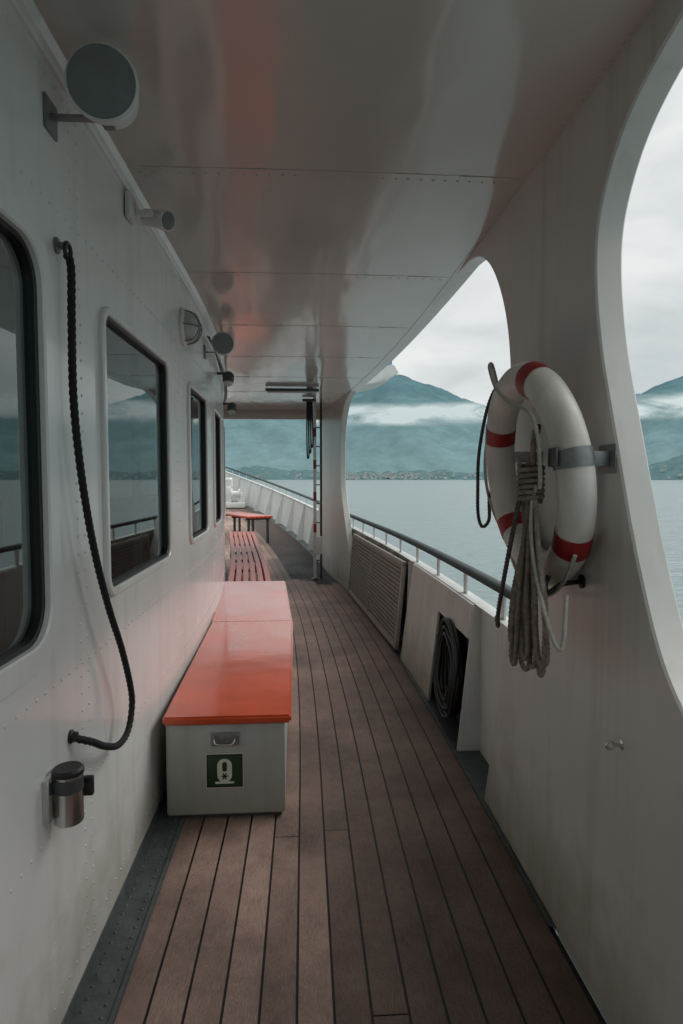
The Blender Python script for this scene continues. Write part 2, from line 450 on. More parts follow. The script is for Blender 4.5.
# ------------------------------------------------------------------ inboard side plate with openings
side = empty('bulwark_side')
edgeB = catmull([(2.47, 1.084, 0), (2.505, 1.5, 0), (2.55, 1.94, 0), (2.61, 2.246, 0), (2.75, 2.49, 0), (2.95, 2.67, 0), (3.2, 2.765, 0), (3.6, 2.80, 0)], 6)
out = [(-6, -.01), (2.86, -.01), (2.57, .885), (2.50, 1.01)]+[(q.x, q.y) for q in edgeB]+[(3.6, 2.83), (-6, 2.83)]
A = catmull([(1.0, 2.775, 0), (1.42, 2.70, 0), (1.66, 2.60, 0), (1.79, 2.45, 0), (1.83, 2.28, 0), (1.79, 2.02, 0), (1.69, 1.733, 0), (1.55, 1.367, 0), (1.39, 1.09, 0), (1.15, .95, 0), (.7, .91, 0), (-1., .91, 0), (-1.6, 1.1, 0), (-1.75, 1.8, 0), (-1.6, 2.5, 0), (-.8, 2.775, 0)], 8, True)
plate('pillar_plate', [out, [(q.x, q.y) for q in A]], .075, lambda y: xr(y)+.040, M['side'], side, .006, (3.0, 3.6, .1))
Rr = catmull([(8.15, -.01, 0), (8.35, .5, 0), (8.75, 1.05, 0), (9.05, 1.5, 0), (9.1, 2.0, 0), (9.0, 2.4, 0), (8.7, 2.68, 0), (8.2, 2.80, 0)], 5)
Lr = catmull([(11.3, 2.83, 0), (10.9, 2.5, 0), (10.75, 2.0, 0), (10.8, 1.4, 0), (11.1, .9, 0), (11.5, -.01, 0)], 5)
plate('far_pillar_plate', [[(q.x, q.y) for q in Rr]+[(8.2, 2.83)]+[(q.x, q.y) for q in Lr]], .075, lambda y: xr(y)+.040, M['side'], side, .006, (8.2, 11.5, .3))
LEAN = .10
plate('lining_panel', [[(4.24, -.01), (5.22, -.01), (5.12, .858), (4.34, .858)]], .016, lambda y: xr(y)+.010, M['side'], side, .003, (4.4, 5.2, .3), LEAN)
plate('alcove_surround', [[(3.425, .66), (4.18, .66), (4.20, .0), (4.232, .0), (4.33, .858), (3.425, .858)]], .014, lambda y: xr(y)+.010, M['side'], side, .003, (3.7, 4.2, .3), LEAN)
HO = .135
yb = [2.4+i*.3 for i in range(80)]
vs = []; fs = []
def bsec(y):
    x = xr(y)+HO; zt = ztop(y)-.16; z0 = zd(y)-.05
    fl = .0 + .012*max(0, y-9)
    return [(x, z0), (x+fl*.5, (z0+zt)/2), (x+fl, zt-.01), (x+fl-.03, zt+.0), (x+fl-.03, zt+.006), (x+fl+.05, zt+.006), (x+fl+.05, z0), (x+.03, -2.0), (x-.25, -3.8)]
for y in yb:
    for x, z in bsec(y): vs.append((x, y, z))
n = 9
for i in range(len(yb)-1):
    for j in range(n-1): fs.append((i*n+j, i*n+j+1, (i+1)*n+j+1, (i+1)*n+j))
mesh('bulwark_plate', vs, fs, M['hull'], side, True, 40)
vs = []; fs = []
for y in (-6, 2.42):
    for x, z in bsec(2.4)[6:]: vs.append((x, y, z))
fs = [(0, 1, 4, 3), (1, 2, 5, 4)]
mesh('hull_plate_aft', vs, fs, M['hull'], side)
vs = []; fs = []
def rib(y, x0off, t=.012, wtop=.03):
    x1 = xr(y)+HO+.003+.012*max(0, y-9)*.4; x0 = xr(y)+x0off; zt = ztop(y)-.165; z0 = zd(y)-.004
    b = len(vs)
    for yy in (y, y+t):
        vs.extend([(x0, yy, z0), (x1, yy, z0), (x1+.012*max(0, y-9)*.6, yy, zt), (x1-wtop+.012*max(0, y-9)*.6, yy, zt)])
    fs.extend([(b, b+1, b+2, b+3), (b+7, b+6, b+5, b+4), (b, b+3, b+7, b+4), (b+3, b+2, b+6, b+7)])
for y in (3.40, 5.3, 6.1, 6.9, 7.7): rib(y, .0 if y < 4 else .06, wtop=.05 if y < 4 else .05)
for i in range(9): rib(12.1+i*1.15, -.02)
mesh('bulwark_brackets', vs, fs, M['hull'], side)
boxes('hose_alcove', [((xr(3.8)+.115, 3.82, .70), (.07, .78, .010)), ((xr(3.8)+.128, 3.82, .35), (.010, .78, .69))], M['dark'], side)

# railing
rl = empty('ship_railing')
ry = [2.45+i*.3 for i in range(78)]
def rx(y): return xr(y)+HO+.01+.012*max(0, y-9)
vs = []; fs = []
pr = [(-.034, -.014), (-.038, .002), (-.030, .020), (0, .026), (.030, .020), (.038, .002), (.034, -.014)]
for y in ry:
    for dx, dz in pr: vs.append((rx(y)+dx, y, ztop(y)+dz))
for i in range(len(ry)-1):
    for j in range(7): fs.append((i*7+j, i*7+(j+1) % 7, (i+1)*7+(j+1) % 7, (i+1)*7+j))
mesh('handrail', vs, fs, M['rail'], rl, True, 60)
bm = bmesh.new()
y = 3.05
while y < 24:
    addbox(bm, Vector((rx(y), y, ztop(y)-.085)), (.014, .055, .15), None, .002)
    addbox(bm, Vector((rx(y), y, ztop(y)-.020)), (.035, .10, .008), None, 0)
    y += .72
bmobj('stanchions', bm, M['white'], rl)

# ------------------------------------------------------------------ lockers
def locker(name, y0, y1, xl0, xl1, xr0, xr1, h=.458):
    e_ = empty(name)
    def prism(nm, z0, z1, o, m, bev):
        bm = bmesh.new()
        P = [(xl0-o*.3, y0-o), (xr0+o, y0-o), (xr1+o, y1+o*.1), (xl1-o*.3, y1+o*.1)]
        lo = [bm.verts.new((x, y, z0)) for x, y in P]; hi = [bm.verts.new((x, y, z1)) for x, y in P]
        bm.faces.new(lo[::-1]); bm.faces.new(hi)
        for i in range(4): bm.faces.new((lo[i], lo[(i+1) % 4], hi[(i+1) % 4], hi[i]))
        bmesh.ops.bevel(bm, geom=bm.edges[:], offset=bev, segments=3, affect='EDGES')
        bmobj(nm, bm, m, e_)
    prism('body', .022, h, 0, M['grayp'], .005)
    prism('plinth', .002, .024, -.015, M['dark'], .002)
    prism('lid', h+.006, h+.045, .032, M['orange'], .010)
    return e_
lk = locker('life_jacket_locker', 2.77, 4.60, -.645, -.70, -.095, -.12)
locker('life_jacket_locker.001', 4.625, 6.42, -.70, -.885, -.125, -.235)
box('latch_plate', (-.372, 2.766, .385), (.13, .006, .062), M['bracket'], lk, .002)
tube('latch_handle', [(-.418, 2.76, .40), (-.418, 2.742, .385), (-.405, 2.738, .372), (-.34, 2.738, .372), (-.326, 2.742, .385), (-.326, 2.76, .40)], .005, M['steel'], lk, n=5)
boxes('latch_bolts', [((-.43, 2.762, .365), (.01, .006, .01)), ((-.314, 2.762, .365), (.01, .006, .01)), ((-.43, 2.762, .407), (.01, .006, .01)), ((-.314, 2.762, .407), (.01, .006, .01))], M['steel'], lk)
sg = empty('safety_sign')
SX, SY, SZ = -.375, 2.7665, .235
box('backing', (SX, SY, SZ), (.176, .004, .166), M['signw'], sg, .001)
box('border', (SX, SY-.001, SZ), (.168, .005, .158), M['black'], sg, .001)
box('green_field', (SX, SY-.0035, SZ), (.150, .003, .140), M['green'], sg, .0005)
def flat(nm, pts2, yy, m, par):
    vs = [(SX+a, yy, SZ+b) for a, b in pts2]; n_ = len(vs)
    vs += [(a, b+.002, c) for a, b, c in vs]
    fs = [tuple(range(n_)), tuple(range(2*n_-1, n_-1, -1))]+[(i, i+n_, (i+1) % n_+n_, (i+1) % n_) for i in range(n_)]
    mesh(nm, vs, fs, m, par)
flat('jacket_icon', rrect(-.034, .034, -.052, .058, .032), SY-.0065, M['signw'], sg)
flat('jacket_neck', rrect(-.011, .011, -.002, .044, .0105), SY-.0078, M['green'], sg)
flat('jacket_strap', rrect(-.044, .044, -.060, -.050, .004), SY-.0070, M['signw'], sg)
for k in range(3):
    a = R(60*k); c, s = math.cos(a), math.sin(a)
    flat('star_%d' % k, [(x*c-z*s, x*s+z*c-.024) for x, z in ((-.016, -.0028), (.016, -.0028), (.016, .0028), (-.016, .0028))], SY-.0079-.0002*k, M['black'], sg)

# ------------------------------------------------------------------ benches
b1 = empty('slatted_bench')
def bxl(y): s = y-6.5; return -.83-.09*s-.006*s*s
yy = [6.52+i*.25 for i in range(21)]
for k in range(6):
    vs = []; fs = []
    for y in yy:
        x0 = bxl(y)+k*.082
        for dx, dz in ((0, .45), (0, .476), (.006, .482), (.058, .482), (.064, .476), (.064, .45)): vs.append((x0+dx, y, dz+zd(y)))
    for i in range(len(yy)-1):
        for j in range(6): fs.append((i*6+j, i*6+(j+1) % 6, (i+1)*6+(j+1) % 6, (i+1)*6+j))
    fs += [tuple(range(6)), tuple(range(len(vs)-1, len(vs)-7, -1))]
    mesh('slat_%d' % k, vs, fs, M['redslat'], b1, True, 40)
lst = []
for i in range(6):
    y = 6.7+i*.92; z = zd(y)
    lst += [((bxl(y)+.24, y, z+.43), (.47, .05, .035)), ((bxl(y)+.04, y, z+.21), (.04, .05, .42)), ((bxl(y)+.44, y, z+.21), (.04, .05, .42))]
boxes('supports', lst, M['dark'], b1, .003)

b2 = empty('slatted_bench.001')
rz = Matrix.Rotation(R(28), 3, 'Z')
BZ = zd(14.1)
c0 = Vector((-1.32, 13.6, BZ-.03))
lst = []; l2 = []
for k in range(6):
    lst.append((c0+rz @ Vector((-.28+k*.095, 0, .50)), (.08, 1.9, .045), rz))
for s_ in (-.8, 0, .8):
    l2 += [(c0+rz @ Vector((-.04, s_, .455)), (.56, .05, .04), rz)]
    for u in (-.26, .18):
        q = c0+rz @ Vector((u, s_, 0)); zz = zd(q.y)
        l2.append(((q.x, q.y, (zz+BZ+.42)/2), (.045, .05, BZ+.42-zz), rz))
boxes('slats', lst, M['orange'], b2, .006)
boxes('legs', l2, M['dark'], b2, .003)

wl = empty('anchor_windlass')
c = Vector((-2.1, 18.6, zd(18.6)))
box('base', c+Vector((0, 0, .08)), (.6, .5, .16), M['white'], wl, .02)
lathe('drum', [(.16, 0), (.16, .03), (.09, .05), (.09, .2), (.16, .23), (.16, .26)], c+Vector((.13, 0, .42)), (-1, 0, 0), M['white'], wl)
box('gearbox', c+Vector((-.2, 0, .4)), (.16, .34, .5), M['white'], wl, .04)
box('bearing_stand', c+Vector((.19, 0, .28)), (.06, .2, .36), M['white'], wl, .02)
lathe('motor', [(.1, 0), (.12, .02), (.12, .25), (.08, .3)], c+Vector((-.2, 0, .62)), (0, 0, 1), M['white'], wl)

# ------------------------------------------------------------------ gangway stowed on its side
gw = empty('stowed_gangway')
ya, ybb = 5.40, 8.25
pa = Vector((xr(ya)-.002, ya, 0)); pb = Vector((xr(ybb)-.025, ybb, 0))
d = (pb-pa); Lg = d.length; ang = math.atan2(d.y, d.x); rg = Matrix.Rotation(ang, 3, 'Z') @ Matrix.Rotation(.09, 3, 'X')
def gp(u, z, o=0.): return pa+rg @ Vector((u, o, z))
lst = [(gp(Lg/2, .05), (Lg, .035, .045), rg), (gp(Lg/2, .82), (Lg, .035, .045), rg), (gp(.02, .435), (.04, .035, .8), rg), (gp(Lg-.02, .435), (.04, .035, .8), rg), (gp(Lg/2, .435), (.03, .03, .76), rg)]
boxes('frame', lst, M['tan'], gw, .004)
lst = []
for i in range(60): lst.append((gp(.05+i*(Lg-.1)/60, .435), (.012, .006, .74), rg))
for i in range(18): lst.append((gp(Lg/2, .085+i*.041, .004), (Lg-.05, .006, .012), rg))
boxes('grating', lst, M['tan'], gw)
box('tread_board', gp(Lg/2, .435, -.02), (Lg-.05, .012, .72), M['tread'], gw, .002, rg)

hc = empty('hose_coil')
random.seed(3)
for k in range(5):
    for q in range(3):
        pts = []
        rb = .27-.010*k-.05*q
        for i in range(16):
            a = 2*math.pi*i/16
            ra = rb+random.uniform(-.014, .014)
            zz = .36+(ra+.04)*math.sin(a)
            pts.append((xr(3.8)+.012+.020*k+.05*zz+.006*math.sin(3*a+k), 3.82+ra*math.cos(a), zz))
        tube('hose_loop_%d_%d' % (k, q), pts, .0145, M['black'], hc, n=5, closed=True)
cyl('hanger', (xr(3.8)+.13, 3.82, .62), (xr(3.8)+.02, 3.82, .63), .012, M['dark'], hc)

# ------------------------------------------------------------------ life ring
lr = empty('life_ring')
C = Vector((.79, 2.035, 1.612)); tilt = Matrix.Rotation(R(-8), 3, 'Y')
def lp(ph, rad, xo=0.): return C+tilt @ Vector((xo, rad*math.cos(ph), rad*math.sin(ph)))
RM, rm = .326, .058
def torus(nm, a0, a1, r1, m, n=72, closed=True, par=None):
    vs = []; fs = []; seg = 22
    cnt = n if closed else n+1
    for i in range(cnt):
        ph = a0+(a1-a0)*i/n
        for j in range(seg):
            th = 2*math.pi*j/seg
            vs.append(lp(ph, RM+r1*math.cos(th), r1*.95*math.sin(th)))
    for i in range(n):
        k = (i+1) % cnt
        for j in range(seg):
            l = (j+1) % seg
            fs.append((i*seg+j, k*seg+j, k*seg+l, i*seg+l))
    mesh(nm, vs, fs, m, par or lr, True, 60)
torus('buoy', 0, 2*math.pi, rm, M['ring'])
BA = [30, 112, 218, 322]
for i, a in enumerate(BA):
    torus('band_%d' % i, R(a-6), R(a+6), rm+.0018, M['redband'], 8, False)
paths = []
for i in range(4):
    a = BA[i]; b = BA[(i+1) % 4]+(360 if i == 3 else 0)
    if i == 0 or i == 1: continue
    P = []
    for k in range(9):
        t = k/8
        P.append(lp(R(a+(b-a)*t), RM+rm+.006+.024*math.sin(math.pi*t), -.02-.02*math.sin(math.pi*t)))
    paths.append(P)
paths.append([(.735, 2.26, 1.95), (.70, 2.22, 2.02), (.66, 2.12, 1.99), (.655, 2.02, 1.90), (.665, 1.90, 1.84), (.685, 1.80, 1.80), (.695, 1.755, 1.72), (.70, 1.745, 1.62), (.705, 1.76, 1.57)])
rope('grab_line', paths, .0068, M['ropeg'], lr)
paths = [[(.70, 1.77, 1.58), (.695, 1.79, 1.53), (.69, 1.78, 1.43), (.69, 1.74, 1.32), (.695, 1.67, 1.20), (.71, 1.625, 1.125), (.725, 1.62, 1.14), (.74, 1.64, 1.27)]]
rope('loose_end', paths, .0068, M['ropeg'], lr)
rope('side_loop', [[(.78, 2.35, 1.97), (.765, 2.40, 1.95), (.745, 2.44, 1.86), (.725, 2.46, 1.70), (.722, 2.46, 1.56), (.725, 2.46, 1.45), (.74, 2.45, 1.40), (.765, 2.44, 1.43), (.765, 2.44, 1.52), (.77, 2.40, 1.57)]], .0075, M['roped'], lr)
br = empty('life_ring_bracket')
torus('strap', R(168), R(176.5), rm+.004, M['bracket'], 4, False, br)
q = lp(R(172), RM, 0)
box('arm', ((q.x+.05+.893)/2, q.y+.01, q.z), (.893-q.x-.04, .05, .045), M['bracket'], br, .003)
box('foot', (.891, q.y+.005, q.z), (.008, .10, .085), M['bracket'], br, .002)
box('clamp_front', (q.x-.062, q.y-.004, q.z+.004), (.010, .055, .055), M['dark'], br, .003)
box('arm_rear', (.845, 2.22, 1.68), (.10, .04, .04), M['bracket'], br, .003)

rh = empty('heaving_line')
random.seed(11)
K = Vector((.700, 1.82, 1.56))
paths = []
fan = [(-.12, 1.06), (-.085, 1.035), (-.05, 1.02), (-.015, 1.065), (.02, 1.03), (.055, 1.01), (.09, 1.055), (.125, 1.04), (.165, 1.10)]
for i, (dy, zb) in enumerate(fan):
    dy *= .85
    zb -= .02+random.uniform(-.02, .02)
    xo = random.uniform(-.035, .035)
    w_ = .028+random.uniform(0, .03)
    j = lambda s=.006: random.uniform(-s, s)
    paths.append([(K.x+j(), K.y+j(.016), K.z+.12), (K.x+j(.015), K.y+dy*.15-.014, K.z), (K.x+xo*.5, K.y+dy*.35-w_*.4, K.z-.14),
                  (K.x+xo+j(.010), K.y+dy*.8-w_*.75+j(.016), K.z-.33), (K.x+xo, K.y+dy-w_*.7, zb+.05), (K.x+xo, K.y+dy-w_*.3, zb+.008), (K.x+xo, K.y+dy+w_*.3, zb+.008), (K.x+xo, K.y+dy+w_*.7, zb+.05),
                  (K.x+xo+j(.010), K.y+dy*.8+w_*.75+j(.016), K.z-.33), (K.x+xo*.5+.01, K.y+dy*.35+w_*.4, K.z-.14), (K.x+j(.015), K.y+dy*.15+.014, K.z), (K.x+j(), K.y+j(.016), K.z+.12)])
rope('hank_loops', paths, .0085, M['ropew'], rh)
P = []
for i in range(66):
    a = 2*math.pi*i/10; P.append((K.x+.034*math.cos(a), K.y+.038*math.sin(a), K.z-.03+.0172*i/10))
rope('wrap_turns', [P], .0085, M['ropew'], rh, n=3)
rope('hanging_loop', [[(K.x, K.y-.02, K.z+.07), (K.x-.005, K.y-.028, K.z+.12), (K.x+.01, K.y, K.z+.18), (K.x+.03, K.y+.02, K.z+.20), (K.x+.02, K.y+.03, K.z+.13), (K.x, K.y+.02, K.z+.07)]], .0085, M['ropew'], rh)
rope('tail', [[(K.x-.03, K.y+.01, K.z-.02), (K.x-.045, K.y+.06, K.z-.2), (K.x-.045, K.y+.15, K.z-.40), (K.x-.03, K.y+.20, K.z-.47), (K.x-.03, K.y+.215, K.z-.44)]], .0078, M['roped'], rh)
hk = empty('rope_hook')
tube('hook', [(.89, 1.86, 1.27), (.82, 1.86, 1.26), (.78, 1.86, 1.235), (.77, 1.86, 1.26), (.78, 1.86, 1.29)], .008, M['black'], hk)
lathe('base', [(.022, 0), (.022, .008), (.012, .012)], (.893, 1.86, 1.27), (-1, 0, 0), M['black'], hk)
eh = empty('eye_hook')
lathe('base', [(.014, 0), (.013, .005), (.005, .008), (.005, .03)], (.895, 1.60, .85), (-1, 0, 0), M['steel'], eh)
tube('eye', [(.858+.011*math.cos(a), 1.60, .85+.011*math.sin(a)) for a in [i*math.pi/4 for i in range(8)]], .0035, M['steel'], eh, closed=True)

# ------------------------------------------------------------------ black rope on the cabin wall
br2 = empty('black_rope')
pts = [(-.672, 1.79, 2.235), (-.66, 1.79, 2.20), (-.66, 1.785, 2.05), (-.66, 1.785, 1.82), (-.655, 1.82, 1.60), (-.65, 1.895, 1.38), (-.645, 2.00, 1.18), (-.64, 2.12, 1.0), (-.64, 2.215, .83), (-.64, 2.225, .75), (-.64, 2.17, .685), (-.64, 2.06, .685), (-.645, 1.94, .735), (-.655, 1.85, .79), (-.69, 1.80, .825)]
rope('rope', [pts], .0118, M['ropeb'], br2)
tube('ring', [(-.668, 1.79+.022*math.cos(a), 2.245+.022*math.sin(a)) for a in [i*math.pi/5 for i in range(10)]], .006, M['black'], br2, closed=True)
lathe('eye_plate', [(.022, 0), (.022, .006), (.01, .01), (.01, .03)], (-.70, 1.79, 2.26), (1, 0, 0), M['bracket'], br2)
lathe('lower_socket', [(.02, 0), (.02, .006), (.014, .01), (.014, .02)], (-.70, 1.80, .83), (1, 0, 0), M['black'], br2)

asx = empty('wall_ashtray')
o_ = Vector((-.650, 1.65, .655))
lathe('cup', [(.034, 0), (.038, .004), (.038, .13), (.040, .133), (.040, .14), (.034, .143), (.032, .13)], o_, (0, 0, 1), M['steel'], asx)
lathe('band', [(.0392, 0), (.0392, .035)], o_+Vector((0, 0, .092)), (0, 0, 1), M['dark'], asx)
lathe('lid', [(.042, 0), (.042, .010), (.036, .016)], o_+Vector((0, 0, .138)), (0, 0, 1), M['black'], asx)
box('bracket', (-.69, 1.645, .735), (.02, .09, .12), M['steel'], asx, .003)
box('clip', (-.618, 1.71, .725), (.03, .02, .055), M['black'], asx, .005)
box('clip_arm', (-.65, 1.695, .725), (.09, .012, .03), M['black'], asx, .003)

# ------------------------------------------------------------------ wall fixtures
def speaker(name, c, ax, r, depth, wallx):
    e_ = empty(name); c = Vector(c); ax = Vector(ax).normalized()
    lathe('housing', [(r*.55, -depth), (r*.8, -depth*.85), (r*.97, -depth*.3), (r*1.04, -.012), (r*1.04, 0), (r*.97, .006), (r*.93, 0)], c, ax, M['white'], e_, 40)
    lathe('grille', [(r*.97, -.002), (r*.95, .008), (r*.5, .013), (r*.02, .015)], c, ax, M['spk'], e_, 40)
    b = c-ax*depth*.5
    box('arm', ((b.x+wallx)/2, b.y, b.z-r*.75), (abs(b.x-wallx), .03, .006), M['bracket'], e_, .001)
    box('foot', (wallx+.004, b.y, b.z-r*.75), (.008, .08, .09), M['bracket'], e_, .002)
    box('yoke', b+Vector((0, 0, -r*.8)), (.03, .03, r*.4), M['bracket'], e_, .002)
    return e_
speaker('loudspeaker', (-.535, 1.70, 2.655), (.06, -.97, -.16), .092, .13, -.70)
speaker('loudspeaker.001', (-.575, 4.4, 2.565), (.1, -.95, -.1), .078, .12, xw(4.4))
sp = empty('spotlight')
box('base', (-.685, 2.50, 2.675), (.02, .09, .10), M['white'], sp, .004)
box('arm', (-.645, 2.53, 2.668), (.08, .022, .022), M['white'], sp, .003)
ax = Vector((.80, -.50, -.30)).normalized()
lathe('body', [(.028, -.08), (.034, -.07), (.036, .02), (.040, .025), (.040, .055), (.036, .058)], (-.60, 2.60, 2.675), ax, M['white'], sp)
lathe('face', [(.036, .0), (.025, .005), (.002, .006)], Vector((-.60, 2.60, 2.675))+ax*.058, ax, M['spk'], sp)
bl = empty('bulkhead_lamp')
lc = (xw(3.57)-.002, 3.57, 2.47)
lathe('base', [(.108, 0), (.108, .02), (.1, .028), (.088, .03)], lc, (1, 0, 0), M['white'], bl)
lathe('glass', [(.086, .025), (.084, .05), (.07, .075), (.045, .092), (.005, .1)], lc, (1, 0, 0), M['lampglass'], bl)
for k, o in enumerate((-.045, 0, .045)):
    hh = math.sqrt(.098**2-o*o)
    tube('cage_%d' % k, [(lc[0]+.025, lc[1]+o, lc[2]-hh), (lc[0]+.08, lc[1]+o, lc[2]-hh*.75), (lc[0]+.108, lc[1]+o, lc[2]), (lc[0]+.08, lc[1]+o, lc[2]+hh*.75), (lc[0]+.025, lc[1]+o, lc[2]+hh)], .004, M['bracket'], bl)
tube('cage_h', [(lc[0]+.025, lc[1]-.098, lc[2]), (lc[0]+.08, lc[1]-.07, lc[2]), (lc[0]+.11, lc[1], lc[2]), (lc[0]+.08, lc[1]+.07, lc[2]), (lc[0]+.025, lc[1]+.098, lc[2])], .004, M['bracket'], bl)
for i, (y, z) in enumerate(((5.5, 2.50), (6.9, 2.40))):
    e_ = empty('deck_lamp' if i == 0 else 'deck_lamp.%03d' % i)
    box('bracket', (xw(y)+.05, y, z+.04), (.11, .025, .02), M['dark'], e_, .003)
    lathe('lamp_body', [(.035, 0), (.05, .02), (.05, .08), (.03, .10)], (xw(y)+.10, y, z+.04), (0, -.5, -1), M['dark'], e_)
    lathe('lens', [(.042, 0), (.03, .012)], (xw(y)+.10, y-.047, z-.055), (0, -.5, -1), M['lampglass'], e_)
cb = empty('wall_cable')
for k in range(3):
    tube('cable_%d' % k, [(xw(y)+.02+.012*k, y, 2.62+.02*math.sin(y*3+k)-.01*k) for y in [4.5+i*.3 for i in range(16)]], .006, M['dark'], cb, n=3)

# ------------------------------------------------------------------ pole & ropes near far pillar
po = empty('gangway_pole')
px_, py_ = .17, 9.45
cyl('pole', (px_, py_, 0), (px_, py_, CEIL), .024, M['white'], po)
for i, z in enumerate((.75, 1.25, 1.75, 2.25)): cyl('red_band_%d' % i, (px_, py_, z), (px_, py_, z+.14), .0255, M['redband'], po)
cyl('pole_rear', (px_+.10, py_+.1, 0), (px_+.10, py_+.1, CEIL), .018, M['dark'], po)
boxes('rungs', [((px_+.05, py_+.05, .3+i*.3), (.14, .012, .02)) for i in range(8)], M['bracket'], po, .002)
box('life_line_box', (px_+.06, py_-.03, .55), (.12, .12, .28), M['white'], po, .01)
lathe('foot', [(.06, 0), (.06, .015), (.03, .03)], (px_, py_, 0), (0, 0, 1), M['dark'], po)
hr = empty('hanging_rope')
rope('strands', [[(.05+.03*k, 9.0, 2.74), (.045+.03*k, 9.0, 2.3), (.05+.03*k, 9.0, 1.95+.08*k), (.065+.03*k, 9.0, 1.9+.08*k), (.075+.03*k, 9.0, 1.98+.08*k), (.07+.03*k, 9.0, 2.4), (.06+.03*k, 9.0, 2.74)] for k in range(3)], .011, M['ropeb'], hr)
box('hanging_bar', (.08, 9.0, 2.76), (.2, .03, .04), M['dark'], hr, .003)

nl = empty('navigation_lamp')
bm = bmesh.new()
vs = [(.80, 7.9, 2.82), (1.10, 8.0, 2.90), (1.26, 8.0, 3.0), (1.20, 8.0, 3.10), (.80, 7.9, 3.10)]
V1 = [bm.verts.new(v) for v in vs]; V2 = [bm.verts.new((v[0]-.05, v[1]+.7, v[2])) for v in vs]
bm.faces.new(V1[::-1]); bm.faces.new(V2)
for i in range(5): bm.faces.new((V1[i], V1[(i+1) % 5], V2[(i+1) % 5], V2[i]))
bmesh.ops.recalc_face_normals(bm, faces=bm.faces)
bmobj('wing', bm, M['white'], nl)
lathe('lamp', [(.065, 0), (.065, .02), (.055, .03), (.055, .12), (.035, .15)], (1.13, 8.1, 3.097), (0, 0, 1), M['blue'], nl)
box('lamp_shield', (.99, 8.2, 3.13), (.12, .16, .08), M['white'], nl, .01)

# ------------------------------------------------------------------ water
wm = bpy.data.materials.new('lake_water'); wm.use_nodes = True
N = wm.node_tree.nodes; L = wm.node_tree.links; p = N['Principled BSDF']
p.inputs['Base Color'].default_value = (.165, .21, .212, 1); p.inputs['Roughness'].default_value = .28; p.inputs['IOR'].default_value = 1.33
tc = N.new('ShaderNodeTexCoord'); mp = N.new('ShaderNodeMapping'); mp.inputs['Scale'].default_value = (.5, 1.1, 1); mp.inputs['Rotation'].default_value = (0, 0, .4)
L.new(tc.outputs['Object'], mp.inputs[0])
n1 = N.new('ShaderNodeTexNoise'); n1.inputs['Scale'].default_value = 1.2; n1.inputs['Detail'].default_value = 6; n1.inputs['Distortion'].default_value = .4
n2 = N.new('ShaderNodeTexNoise'); n2.inputs['Scale'].default_value = .12; n2.inputs['Detail'].default_value = 4
L.new(mp.outputs[0], n1.inputs['Vector']); L.new(mp.outputs[0], n2.inputs['Vector'])
ad = N.new('ShaderNodeMath'); ad.operation = 'MULTIPLY_ADD'; ad.inputs[1].default_value = 2.5; L.new(n2.outputs['Fac'], ad.inputs[0]); L.new(n1.outputs['Fac'], ad.inputs[2])
bp = N.new('ShaderNodeBump'); bp.inputs['Strength'].default_value = .9; bp.inputs['Distance'].default_value = .45
L.new(ad.outputs[0], bp.inputs['Height']); L.new(bp.outputs[0], p.inputs['Normal'])
ZW = -3.6
vs = [(0, 0, ZW)]; fs = []
nr = 64; radii = [20, 100, 500, 2000, 9000]
for rr_ in radii:
    for i in range(nr): a = 2*math.pi*i/nr; vs.append((rr_*math.cos(a), rr_*math.sin(a), ZW))
for i in range(nr): fs.append((0, 1+i, 1+(i+1) % nr))
for k in range(len(radii)-1):
    for i in range(nr):
        j = (i+1) % nr; fs.append((1+k*nr+i, 1+(k+1)*nr+i, 1+(k+1)*nr+j, 1+k*nr+j))
mesh('lake_water', vs, fs, wm)

